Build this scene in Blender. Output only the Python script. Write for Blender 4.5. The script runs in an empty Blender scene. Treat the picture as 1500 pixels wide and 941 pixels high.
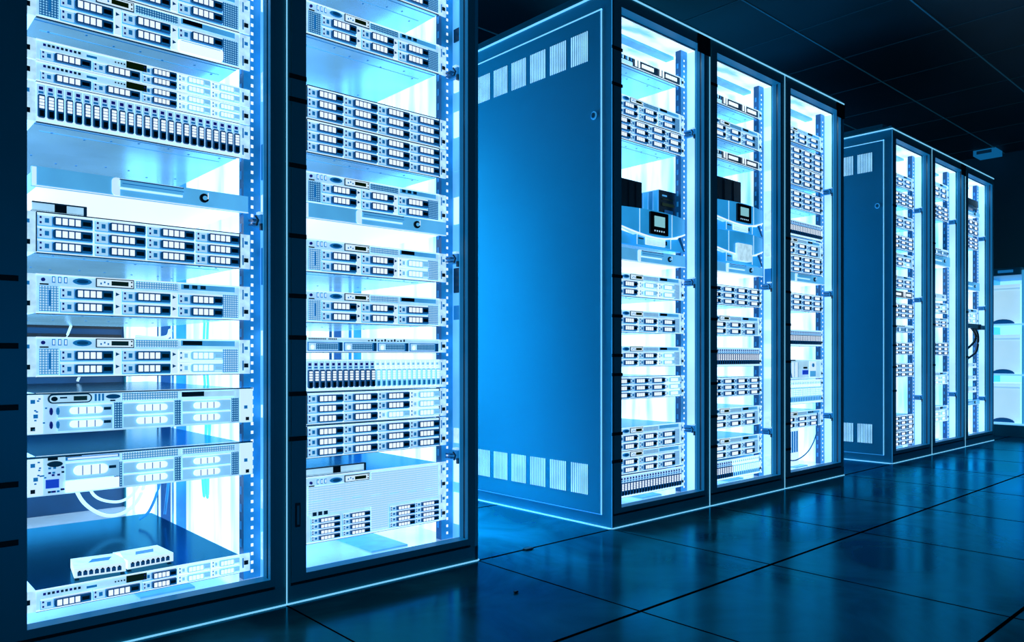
import bpy, math, random
from mathutils import Vector
random.seed(7)
C = bpy.context.scene.collection
PI = math.pi
# ---------------------------------------------------------------- calibration of the room
EYE = 0.5999; YAW = 0.835913            # camera height, angle between the view and the cabinet row
X0 = 0.823; D = 1.7234; W = 0.6; H = 1.882; DEP = 1.3

# ---------------------------------------------------------------- materials
def lin(c):
    c = c/255.0
    return c/12.92 if c <= 0.04045 else ((c+0.055)/1.055)**2.4
def rgb(h):
    return (lin(int(h[0:2],16)), lin(int(h[2:4],16)), lin(int(h[4:6],16)), 1)
MATS = {}
def mat(name, col, rough=0.5, metal=0.0, emit=0.0, ecol=None, noise=0.0, nscale=8.0, spec=0.5, tint=None):
    if name in MATS: return MATS[name]
    m = bpy.data.materials.new(name); m.use_nodes = True
    nt = m.node_tree; b = nt.nodes['Principled BSDF']
    b.inputs['Base Color'].default_value = rgb(col)
    b.inputs['Roughness'].default_value = rough
    b.inputs['Metallic'].default_value = metal
    b.inputs['Specular IOR Level'].default_value = spec
    if tint: b.inputs['Specular Tint'].default_value = tint
    b.inputs['Emission Color'].default_value = rgb(ecol or col)
    b.inputs['Emission Strength'].default_value = emit
    if noise > 0:
        tc = nt.nodes.new('ShaderNodeTexCoord'); n = nt.nodes.new('ShaderNodeTexNoise')
        n.inputs['Scale'].default_value = nscale; n.inputs['Detail'].default_value = 3
        nt.links.new(tc.outputs['Object'], n.inputs['Vector'])
        r = nt.nodes.new('ShaderNodeMapRange')
        r.inputs['From Min'].default_value = 0.3; r.inputs['From Max'].default_value = 0.7
        r.inputs['To Min'].default_value = 1-noise; r.inputs['To Max'].default_value = 1+noise
        nt.links.new(n.outputs['Fac'], r.inputs['Value'])
        for sock, src in (('Base Color', rgb(col)), ('Emission Color', rgb(ecol or col))):
            mx = nt.nodes.new('ShaderNodeVectorMath'); mx.operation = 'SCALE'
            mx.inputs[0].default_value = src[:3]
            nt.links.new(r.outputs['Result'], mx.inputs['Scale'])
            nt.links.new(mx.outputs['Vector'], b.inputs[sock])
    MATS[name] = m
    return m
def grid_mat(name, c1, c2, sx, sz, thick=0.28, emit=0.5, rough=0.5):
    """perforated metal: a fine square grid in object space"""
    m = mat(name, c1, rough=rough, emit=emit); nt = m.node_tree; b = nt.nodes['Principled BSDF']
    tc = nt.nodes.new('ShaderNodeTexCoord'); sp = nt.nodes.new('ShaderNodeSeparateXYZ')
    nt.links.new(tc.outputs['Object'], sp.inputs[0])
    outs = []
    for ax, s in (('X', sx), ('Z', sz)):
        mu = nt.nodes.new('ShaderNodeMath'); mu.operation = 'DIVIDE'; mu.inputs[1].default_value = s
        nt.links.new(sp.outputs[ax], mu.inputs[0])
        fr = nt.nodes.new('ShaderNodeMath'); fr.operation = 'FRACT'; nt.links.new(mu.outputs[0], fr.inputs[0])
        lt = nt.nodes.new('ShaderNodeMath'); lt.operation = 'LESS_THAN'; lt.inputs[1].default_value = thick
        nt.links.new(fr.outputs[0], lt.inputs[0]); outs.append(lt)
    mx = nt.nodes.new('ShaderNodeMath'); mx.operation = 'MAXIMUM'
    nt.links.new(outs[0].outputs[0], mx.inputs[0]); nt.links.new(outs[1].outputs[0], mx.inputs[1])
    mc = nt.nodes.new('ShaderNodeMix'); mc.data_type = 'RGBA'
    mc.inputs['A'].default_value = rgb(c1); mc.inputs['B'].default_value = rgb(c2)
    nt.links.new(mx.outputs[0], mc.inputs['Factor'])
    nt.links.new(mc.outputs['Result'], b.inputs['Base Color']); nt.links.new(mc.outputs['Result'], b.inputs['Emission Color'])
    return m

EM = 0.80  # material emission below stands in for light falling on the equipment
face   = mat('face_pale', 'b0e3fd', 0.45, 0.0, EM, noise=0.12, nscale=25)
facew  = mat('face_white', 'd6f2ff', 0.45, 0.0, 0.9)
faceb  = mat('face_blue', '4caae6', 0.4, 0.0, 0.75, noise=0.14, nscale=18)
ringm  = mat('handle_blue', '084f86', 0.35, 0.0, 0.45)
ringl  = mat('handle_pale', '86cdf4', 0.4, 0.0, EM)
midb   = mat('mid_blue', '1a7cc0', 0.4, 0.0, 0.6)
navy   = mat('navy', '04304c', 0.35, 0.0, 0.35)
inkm   = mat('ink', '010a14', 0.4)
violet = mat('led_violet', '141a80', 0.4, 0.0, 0.5)
screen = mat('screen_blue', '1743c8', 0.3, 0.0, 0.8)
lcdg   = mat('display_green', '0d1f05', 0.3, 0.0, 0.5)
lcdp   = mat('display_pale', '8ccfd8', 0.3, 0.0, 0.8, noise=0.15, nscale=300)
win    = mat('vent_white', 'eefaff', 0.4, 0.0, 0.98)
under  = mat('underside', '86d2fb', 0.2, 0.7, 0.5, noise=0.16, nscale=5, tint=(0.3,0.75,1,1))  # emission brightens the undersides as if light reached them
topm   = mat('lid_blue', '0f6478', 0.16, 0.92, 0.0, noise=0.08, nscale=6, tint=(0.05,0.5,0.7,1))
sidem  = mat('chassis_side', 'a0dbfa', 0.4, 0.2, 0.7)
earm   = mat('ear_pale', 'c0eafd', 0.4, 0.0, 0.85, noise=0.18, nscale=60)
drawerm= mat('drawer_blue', '5ab8f0', 0.35, 0.2, 0.75, noise=0.14, nscale=9)
shinem = mat('drawer_shine', 'cdeffe', 0.4, 0.0, 0.9)
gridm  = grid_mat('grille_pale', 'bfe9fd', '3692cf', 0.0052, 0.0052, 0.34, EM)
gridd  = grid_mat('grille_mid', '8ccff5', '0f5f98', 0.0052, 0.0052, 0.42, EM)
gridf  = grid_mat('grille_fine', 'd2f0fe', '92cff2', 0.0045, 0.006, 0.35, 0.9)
upsm   = mat('backup_blue', '2a9de2', 0.35, 0.1, 0.75, noise=0.12, nscale=10)
boxd   = mat('module_dark', '03131f', 0.45, 0.0, 0.25)
boxm   = mat('module_mid', '12609a', 0.45, 0.0, 0.5)
cablem = mat('cable_white', 'cfeefd', 0.5, 0.0, 0.8)
cablec = mat('cable_cyan', '52d8ee', 0.5, 0.0, 0.8)
cabled = mat('cable_dark', '021018', 0.5)
framem = mat('frame_navy', '2f8a96', 0.38, 0.1, 0.0, noise=0.08, nscale=4, tint=(0.1,0.5,1,1))
edgem  = mat('door_edge', '0a4a60', 0.45, 0.0, 0.42, ecol='1480c8', spec=0.12)  # blue emission paints the jambs as lit from inside the cabinet
gapm   = mat('shadow_gap', '000307', 0.7)
tabm   = mat('tab_black', '000205', 0.7)
panelm = mat('side_panel_blue', '4aa6bc', 0.5, 0.0, 0.0, noise=0.03, nscale=3)
trimm  = mat('bright_seam', '80d6ff', 0.4, 0.0, 0.9)  # both seam colours glow by emission though no lamp is there
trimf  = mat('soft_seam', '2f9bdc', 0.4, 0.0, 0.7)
slotm  = mat('louvre_slot', '9cdafa', 0.5, 0.0, 0.95, noise=0.2, nscale=14)  # pale slots glow by themselves, nothing lights them from behind
backm  = mat('back_panel', '073c60', 0.35, 0.2, 0.12, noise=0.5, nscale=3)
railm  = mat('rail_blue', '1f86cc', 0.35, 0.2, 0.55, noise=0.3, nscale=12)
raild  = mat('rail_dark', '0a4d80', 0.35, 0.2, 0.4)
bayp   = mat('bay_pale_blue', '8acdf6', 0.4, 0.0, 0.8, noise=0.12, nscale=18)
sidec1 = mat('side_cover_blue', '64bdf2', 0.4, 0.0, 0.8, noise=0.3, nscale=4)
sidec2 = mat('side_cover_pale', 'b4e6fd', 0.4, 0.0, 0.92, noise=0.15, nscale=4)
tileg  = mat('grout', '000508', 1.0, spec=0.0)

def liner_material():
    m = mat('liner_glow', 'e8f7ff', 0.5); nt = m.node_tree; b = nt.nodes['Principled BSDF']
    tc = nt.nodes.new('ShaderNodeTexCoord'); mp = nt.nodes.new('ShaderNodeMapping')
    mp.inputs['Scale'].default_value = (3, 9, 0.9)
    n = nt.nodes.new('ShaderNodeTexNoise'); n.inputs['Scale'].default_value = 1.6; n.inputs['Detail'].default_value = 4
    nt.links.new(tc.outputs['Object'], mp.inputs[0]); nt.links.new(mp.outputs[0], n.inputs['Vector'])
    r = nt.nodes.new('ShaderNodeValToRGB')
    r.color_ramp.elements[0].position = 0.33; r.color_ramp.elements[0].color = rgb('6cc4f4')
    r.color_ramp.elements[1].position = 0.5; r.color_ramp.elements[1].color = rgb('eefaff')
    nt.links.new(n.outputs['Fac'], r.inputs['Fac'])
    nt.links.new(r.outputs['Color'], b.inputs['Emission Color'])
    b.inputs['Emission Strength'].default_value = 0.95  # self-lit liner stands in for light inside the cabinet
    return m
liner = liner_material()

def floor_material():
    m = bpy.data.materials.new('floor_tile'); m.use_nodes = True; nt = m.node_tree; nt.nodes.clear()
    N = nt.nodes.new; L = nt.links.new
    out = N('ShaderNodeOutputMaterial'); mix = N('ShaderNodeMixShader'); df = N('ShaderNodeBsdfDiffuse'); gl = N('ShaderNodeBsdfGlossy')
    tc = N('ShaderNodeTexCoord'); n = N('ShaderNodeTexNoise'); n.inputs['Scale'].default_value = 2.2; n.inputs['Detail'].default_value = 8
    n.inputs['Distortion'].default_value = 1.4; L(tc.outputs['Object'], n.inputs['Vector'])
    r = N('ShaderNodeValToRGB')
    r.color_ramp.elements[0].position = 0.35; r.color_ramp.elements[0].color = rgb('0e4248')
    r.color_ramp.elements[1].position = 0.68; r.color_ramp.elements[1].color = rgb('22707a')
    L(n.outputs['Fac'], r.inputs['Fac']); L(r.outputs['Color'], df.inputs['Color'])
    rr = N('ShaderNodeMapRange'); rr.inputs['To Min'].default_value = 0.08; rr.inputs['To Max'].default_value = 0.28
    L(n.outputs['Fac'], rr.inputs['Value']); L(rr.outputs['Result'], gl.inputs['Roughness'])
    gl.inputs['Color'].default_value = (0.008, 0.44, 0.70, 1)
    fr = N('ShaderNodeFresnel'); fr.inputs['IOR'].default_value = 1.5
    bp = N('ShaderNodeBump'); bp.inputs['Strength'].default_value = 0.04; L(n.outputs['Fac'], bp.inputs['Height'])
    for q in (df, gl, fr): L(bp.outputs['Normal'], q.inputs['Normal'])
    L(fr.outputs['Fac'], mix.inputs[0]); L(df.outputs[0], mix.inputs[1]); L(gl.outputs[0], mix.inputs[2]); L(mix.outputs[0], out.inputs['Surface'])
    return m

# ---------------------------------------------------------------- mesh builder
class MB:
    def __init__(s): s.v = []; s.f = []; s.m = []; s.mats = []
    def mi(s, m):
        if m not in s.mats: s.mats.append(m)
        return s.mats.index(m)
    def box(s, x0, x1, y0, y1, z0, z1, m, ms=None):
        """ms: {face: material} with faces -x +x -y +y -z +z"""
        b = len(s.v)
        s.v += [(x0,y0,z0),(x1,y0,z0),(x1,y1,z0),(x0,y1,z0),(x0,y0,z1),(x1,y0,z1),(x1,y1,z1),(x0,y1,z1)]
        for k, q in (('-z',(3,2,1,0)),('+z',(4,5,6,7)),('-y',(0,1,5,4)),('+y',(2,3,7,6)),('-x',(3,0,4,7)),('+x',(1,2,6,5))):
            s.f.append([b+i for i in q]); s.m.append(s.mi((ms or {}).get(k, m)))
        return s
    def quad(s, pts, m):
        b = len(s.v); s.v += list(pts); s.f.append(list(range(b, b+len(pts)))); s.m.append(s.mi(m)); return s
    def fq(s, x0, x1, z0, z1, y, m):      # a thin raised tile on a front face
        return s.box(x0, x1, y, y+0.0012, z0, z1, m)
    def prism(s, pts, y0, y1, m, front=None):
        """polygon of (x,z) points, counter-clockwise seen from the front, from y0 (front) to y1"""
        n = len(pts); b = len(s.v)
        s.v += [(x,y0,z) for x,z in pts] + [(x,y1,z) for x,z in pts]
        s.f.append([b+i for i in range(n)]); s.m.append(s.mi(front or m))
        s.f.append([b+n+i for i in reversed(range(n))]); s.m.append(s.mi(m))
        for i in range(n):
            j = (i+1) % n
            s.f.append([b+j, b+i, b+n+i, b+n+j]); s.m.append(s.mi(m))
        return s
    def tube(s, pts, r, m, seg=7):
        pts = [Vector(p) for p in pts]; rings = []
        for i, p in enumerate(pts):
            t = (pts[min(i+1,len(pts)-1)] - pts[max(i-1,0)]).normalized()
            a = t.cross(Vector((0,0,1))) if abs(t.z) < 0.95 else t.cross(Vector((1,0,0)))
            a.normalize(); c = t.cross(a)
            b = len(s.v)
            s.v += [tuple(p + a*math.cos(2*PI*k/seg)*r + c*math.sin(2*PI*k/seg)*r) for k in range(seg)]
            rings.append(b)
        for i in range(len(rings)-1):
            for k in range(seg):
                k2 = (k+1) % seg
                s.f.append([rings[i]+k, rings[i]+k2, rings[i+1]+k2, rings[i+1]+k]); s.m.append(s.mi(m))
        for b, o in ((rings[0],1),(rings[-1],-1)):
            s.f.append([b+k for k in range(seg)][::-o]); s.m.append(s.mi(m))
        return s
    def mesh(s, name, bevel=0):
        me = bpy.data.meshes.new(name); me.from_pydata(s.v, [], s.f)
        for m in s.mats: me.materials.append(m)
        me.polygons.foreach_set('material_index', s.m); me.update()
        return me
def rrect(x0, x1, z0, z1, rl, rr=0.0, n=4):
    """rounded rectangle, radius rl at the left corners and rr at the right ones"""
    pts = []
    for cx, cz, a0, r in ((x1-rr, z0+rr, -90, rr), (x1-rr, z1-rr, 0, rr), (x0+rl, z1-rl, 90, rl), (x0+rl, z0+rl, 180, rl)):
        if r <= 0: pts.append((cx, cz)); continue
        for k in range(n+1):
            a = math.radians(a0 + 90*k/n); pts.append((cx+r*math.cos(a), cz+r*math.sin(a)))
    return pts
def smooth_path(P, n=10):
    P = [Vector(p) for p in P]; out = []
    for i in range(len(P)-1):
        a, b, c, d = P[max(i-1,0)], P[i], P[i+1], P[min(i+2,len(P)-1)]
        for k in range(n):
            t = k/n
            out.append(0.5*((2*b)+(-a+c)*t+(2*a-5*b+4*c-d)*t*t+(-a+3*b-3*c+d)*t**3))
    out.append(P[-1]); return out

def obj(name, me, parent=None, loc=(0,0,0), kind=None, label=None):
    o = bpy.data.objects.new(name, me); C.objects.link(o); o.location = loc
    if parent: o.parent = parent
    if kind: o['kind'] = kind
    if label: o['label'] = label
    return o
def tag(o, label, cat, group=None):
    o['label'] = label; o['category'] = cat
    if group: o['group'] = group
    return o
def empty(name, loc, rz=0):
    o = bpy.data.objects.new(name, None); C.objects.link(o); o.location = loc
    o.rotation_euler = (0,0,rz); o.empty_display_size = 0.05
    return o
def spawn(spec, parent):
    """spec: list of (name, mesh, loc, sub-spec)"""
    for name, me, loc, sub in spec:
        o = obj(name, me, parent, loc)
        if sub: spawn(sub, o)

# ---------------------------------------------------------------- drive caddies (shared meshes)
def caddy(w, h, light=False):
    b = MB()
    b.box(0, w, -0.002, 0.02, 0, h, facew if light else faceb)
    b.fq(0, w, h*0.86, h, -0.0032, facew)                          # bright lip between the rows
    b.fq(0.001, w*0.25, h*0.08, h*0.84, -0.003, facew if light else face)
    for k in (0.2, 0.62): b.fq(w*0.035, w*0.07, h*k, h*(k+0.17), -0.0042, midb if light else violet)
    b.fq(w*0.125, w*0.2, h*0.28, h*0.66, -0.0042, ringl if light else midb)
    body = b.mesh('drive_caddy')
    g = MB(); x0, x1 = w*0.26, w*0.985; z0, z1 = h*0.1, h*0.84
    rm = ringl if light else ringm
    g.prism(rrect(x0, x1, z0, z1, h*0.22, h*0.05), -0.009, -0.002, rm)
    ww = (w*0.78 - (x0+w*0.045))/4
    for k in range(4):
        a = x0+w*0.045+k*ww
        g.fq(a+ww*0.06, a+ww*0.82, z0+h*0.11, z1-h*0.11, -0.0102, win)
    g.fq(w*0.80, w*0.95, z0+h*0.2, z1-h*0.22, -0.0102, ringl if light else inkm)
    g.fq(w*0.79, w*0.97, z0+h*0.06, z0+h*0.13, -0.0102, facew if light else midb)
    return body, g.mesh('carrier_handle')
CAD = {}
def cad(w, h, light=False):
    k = (round(w,4), round(h,4), light)
    if k not in CAD: CAD[k] = caddy(w, h, light)
    return CAD[k]
def vcaddy(w, h, light=False):
    b = MB(); b.box(w*0.04, w*0.96, -0.002, 0.02, 0, h, facew if light else face)
    b.fq(w*0.08, w*0.92, h*0.02, h*0.09, -0.0035, facew)
    b.fq(w*0.25, w*0.7, h*0.84, h*0.93, -0.004, ringl if light else violet)
    b.fq(w*0.2, w*0.75, h*0.74, h*0.8, -0.004, facew if light else midb)
    g = MB(); rm = ringl if light else ringm
    g.prism(rrect(w*0.12, w*0.9, h*0.06, h*0.7, w*0.2, w*0.2), -0.008, -0.002, rm)
    for k in range(4):
        z = h*(0.315+k*0.088); g.fq(w*0.26, w*0.78, z, z+h*0.066, -0.0092, win)
    g.fq(w*0.3, w*0.76, h*0.09, h*0.26, -0.0092, midb if light else inkm)
    return b.mesh('drive_caddy'), g.mesh('carrier_handle')
VC = {}
def vcad(w, h, light=False):
    k = (round(w,4), round(h,4), light)
    if k not in VC: VC[k] = vcaddy(w, h, light)
    return VC[k]
def cadpart(w, h, x, z, light=False):
    a, g = cad(w, h, light)
    return ('drive_caddy', a, (x, 0, z), [('carrier_handle', g, (0,0,0), None)])
def vcadpart(w, h, x, z, light=False):
    a, g = vcad(w, h, light)
    return ('drive_caddy', a, (x, 0, z), [('carrier_handle', g, (0,0,0), None)])

HW = 0.212          # half width of a unit between its ears
EAR = 0.236
def chassis(h, dep=0.67, hw=HW, fm=None, top=None):
    b = MB()
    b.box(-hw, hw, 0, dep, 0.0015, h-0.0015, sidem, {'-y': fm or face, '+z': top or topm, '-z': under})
    b.box(-hw, hw, -0.0025, 0.001, h-0.003, h-0.0005, facew); b.box(-hw, hw, -0.0025, 0.001, 0.0006, 0.003, facew)
    # screws and seams on the underside
    for i in range(7):
        for j in range(2):
            x = -hw+0.04+i*0.058+random.uniform(-.01,.01); y = 0.05+j*0.28+random.uniform(-.02,.05)
            b.box(x, x+0.004, y, y+0.006, 0.0006, 0.002, midb)
    b.box(-hw, hw, 0.02, 0.023, 0.0006, 0.002, midb); b.box(-hw+0.02, hw-0.02, 0.075, 0.078, 0.0008, 0.002, faceb)
    # dark seam below and above the face
    b.box(-hw, hw, -0.001, 0.004, -0.0008, 0.0008, navy)
    return b.mesh('chassis')
def ear(h, side, wide=False):
    b = MB(); e = 0.238
    x0, x1 = (HW, e) if side > 0 else (-e, -HW)
    b.box(x0, x1, -0.001, 0.003, 0.001, h-0.001, earm)
    n = max(1, int(h/0.0425+0.4)); xm = (x0+x1)/2 + 0.003*side
    for k in range(n):
        z = h*(k+0.5)/n
        if k % 2 == 0: b.box(xm-0.005, xm+0.005, -0.0035, 0, z-0.005, z+0.005, inkm)
        else: b.box(xm-0.004, xm+0.004, -0.003, 0, z-0.004, z+0.004, midb)
        b.box(xm-0.009, xm-0.006, -0.002, 0, z-0.012, z+0.012, midb)
    return b.mesh('mounting_ear')
SHARE = {}
def shared(key, fn):
    if key not in SHARE: SHARE[key] = fn()
    return SHARE[key]
def base_parts(h, dep=0.67, fm=None, key=''):
    return [('chassis', shared(('ch', round(h,4), key, dep), lambda: chassis(h, dep, fm=fm)), (0,0,0), None),
            ('mounting_ear', shared(('el', round(h,4)), lambda: ear(h,-1)), (0,0,0), None),
            ('mounting_ear', shared(('er', round(h,4)), lambda: ear(h,1)), (0,0,0), None)]

# ---------------------------------------------------------------- equipment kinds (origin: bottom centre of the face)
def unit_bays12(h, light=()):
    s = base_parts(h); cw = 2*HW/4; rh = (h-0.006)/3
    for c in range(4):
        for r in range(3):
            s.append(cadpart(cw-0.004, rh-0.001, -HW+c*cw+0.002, 0.003+r*rh, (c,r) in light))
    def seams():
        b = MB()
        for c in range(5): b.box(-HW+c*cw-0.001, -HW+c*cw+0.001, -0.004, 0.001, 0.002, h-0.002, facew if 0<c<4 else navy)
        b.box(-HW, HW, -0.0045, 0.001, h-0.002, h, navy)
        return b.mesh('divider')
    s.append(('divider', shared(('d12', round(h,4)), seams), (0,0,0), None))
    return s
def b_strip(h, z0, z1):
    out = []
    def ports():
        b = MB(); zm = (z0+z1)/2
        b.prism([(-0.2+0.004*math.cos(a), zm+0.004*math.sin(a)) for a in [i*PI/4 for i in range(8)]], -0.004, 0, violet)
        b.fq(-0.206, -0.19, z0-0.002, z0+0.001, -0.002, inkm)
        for k in range(3): b.fq(-0.184+k*0.011, -0.178+k*0.011, z0+0.003, z1-0.001, -0.003, midb); 
        for k in range(3): b.fq(-0.1825+k*0.011, -0.1795+k*0.011, z0+0.005, z1-0.003, -0.0045, facew)
        return b.mesh('power_button')
    def vga():
        b = MB(); zm = (z0+z1)/2
        b.prism([(-0.128+0.018*math.cos(a), zm+0.007*math.sin(a)) for a in [i*PI/8 for i in range(16)]], -0.004, 0, midb)
        b.prism([(-0.128+0.011*math.cos(a), zm+0.004*math.sin(a)) for a in [i*PI/8 for i in range(16)]], -0.006, 0, ringm)
        return b.mesh('video_port')
    def disp():
        b = MB(); b.box(-0.102, -0.026, -0.003, 0, z0-0.001, z1+0.001, navy); b.fq(-0.1, -0.028, z0+0.001, z1-0.001, -0.0042, facew)
        b.fq(-0.072, -0.038, z0+0.004, z1-0.004, -0.0055, lcdg)
        b.fq(-0.033, -0.030, z0+0.003, z0+0.006, -0.0055, inkm); b.fq(-0.033, -0.030, z1-0.006, z1-0.003, -0.0055, inkm)
        for k in range(3): b.fq(-0.094+k*0.007, -0.091+k*0.007, z0+0.005+0.003*(k%2), z0+0.009+0.003*(k%2), -0.0055, midb)
        return b.mesh('status_display')
    out.append(('power_button', shared(('pb',z0,z1), ports), (0,0,0), None))
    out.append(('video_port', shared(('vp',z0,z1), vga), (0,0,0), None))
    out.append(('status_display', shared(('sd',z0,z1), disp), (0,0,0), None))
    return out
def unit_bays6(h, light=(), plate=True, dark=False, block=False):
    z0, z1 = h*0.745, h*0.955
    s = base_parts(h, fm=None) + b_strip(h, z0, z1)
    gm = gridd if dark else gridm
    def g_l():
        b = MB(); b.fq(-0.207, -0.172, h*0.06, h*0.7, -0.002, gm); b.fq(-0.19, -0.186, h*0.2, h*0.6, -0.0035, midb); return b.mesh('side_grille')
    def g_r():
        b = MB(); b.fq(0.171, 0.208, h*0.06, h*0.72, -0.002, gm); return b.mesh('side_grille')
    def g_t():
        b = MB(); b.fq(-0.022, 0.068, h*0.76, h*0.95, -0.002, gm); return b.mesh('top_grille')
    def g_d(x):
        b = MB(); b.box(x, x+0.014, -0.002, 0.0, h*0.05, h*0.7, facew)
        for z in (0.2, 0.52): b.prism([(x+0.003,h*z),(x+0.011,h*(z+0.05)),(x+0.003,h*(z+0.1))], -0.003, 0, ringm)
        return b.mesh('divider')
    for nm, ky, fn_ in (('side_grille','l',g_l),('side_grille','r',g_r),('top_grille','t',g_t),('divider','d1',lambda: g_d(-0.066)),('divider','d2',lambda: g_d(0.053))):
        s.append((nm, shared((ky, round(h,4), dark), fn_), (0,0,0), None))
    def plates():
        b = MB(); b.fq(0.075, 0.2, h*0.8, h*0.95, -0.002, faceb)
        if plate == 3:
            for k in range(3): b.fq(0.08+k*0.019, 0.092+k*0.019, h*0.83, h*0.93, -0.0045, navy)
        elif plate: b.fq(0.078, 0.122, h*0.82, h*0.94, -0.0045, inkm)
        return b.mesh('label_plate')
    s.append(('label_plate', shared(('lp', round(h,4), plate), plates), (0,0,0), None))
    rh = h*0.34
    for c, x in enumerate((-0.169, -0.050, 0.069)):
        for r in range(2):
            if block and (c, r) == (2, 0):
                b = MB(); b.prism(rrect(x, x+0.101, h*0.05, h*0.045+rh-0.002, 0.003, 0.006), -0.008, 0, win); b.fq(x+0.004, x+0.094, h*0.045+rh*0.8, h*0.045+rh*0.84, -0.0092, faceb)
                s.append(('blank_cover', b.mesh('blank_cover'), (0,0,0), None)); continue
            s.append(cadpart(0.101, rh-0.002, x, h*0.045+r*rh, (c,r) in light))
    return s
def unit_bays25(h, light=(), n=25):
    s = base_parts(h); w = 2*HW/n
    for c in range(n): s.append(vcadpart(w, h-0.008, -HW+c*w, 0.004, c in light))
    return s
def unit_thin(h):
    """one-unit server: control strip over two drives on the left, paler drive pairs on the right"""
    s = base_parts(h)
    def strip():
        b = MB(); z0 = h*0.58
        for k in range(9): b.fq(-0.2+k*0.008, -0.195+k*0.008, z0+0.006, z0+0.011, -0.003, navy if k%3 else violet)
        for k in range(4): b.fq(-0.065+k*0.006, -0.062+k*0.006, z0+0.006, z0+0.009, -0.003, navy)
        b.fq(-0.12, -0.1, z0+0.004, z0+0.009, -0.003, midb)
        return b.mesh('control_strip')
    def disp():
        b = MB(); b.fq(-0.042, 0.0, h*0.6, h*0.93, -0.004, lcdg); return b.mesh('status_display')
    s.append(('control_strip', shared(('ts',round(h,4)), strip), (0,0,0), None))
    s.append(('status_display', shared(('td',round(h,4)), disp), (0,0,0), None))
    for x in (-0.205, -0.108): s.append(cadpart(0.094, h*0.5, x, h*0.06))
    for c, x in enumerate((-0.008, 0.068, 0.144)):
        for r in range(2): s.append(cadpart(0.072 if c<2 else 0.066, h*0.43, x, h*0.06+r*h*0.45, c > 0))
    return s
def capsule(b, x0, x1, z0, z1, y, n=4):
    b.prism(rrect(x0, x1, z0, z1, (z1-z0)*0.49, (z1-z0)*0.49, 5), y, 0, win)
    for k in range(1, n): 
        x = x0+(x1-x0)*k/n; b.fq(x-0.0006, x+0.0006, z0, z1, y-0.0006, midb)
def wide_fascia(h, marks):
    b = MB(); b.box(-0.232, 0.236, -0.022, 0.0, 0.001, h-0.001, earm, {'-y': face, '+z': topm})
    b.fq(-0.232, 0.236, h-0.003, h-0.0005, -0.0235, navy)
    b.fq(-0.231, -0.204, 0.003, h-0.004, -0.0232, facew); b.fq(0.204, 0.235, 0.003, h-0.004, -0.0232, facew)
    for x, z in ((-0.222,.8),(-0.217,.45),(-0.222,.15),(0.222,.12),(0.218,.45)):
        b.fq(x-0.004, x+0.004, h*z-0.004, h*z+0.004, -0.0245, midb if z > .3 else inkm)
    for k in range(marks): 
        x = random.uniform(-.226,-.2); z = random.uniform(.1,.9)*h; b.fq(x, x+0.004, z, z+0.003, -0.0245, midb)
    return b.mesh('fascia')
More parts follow.
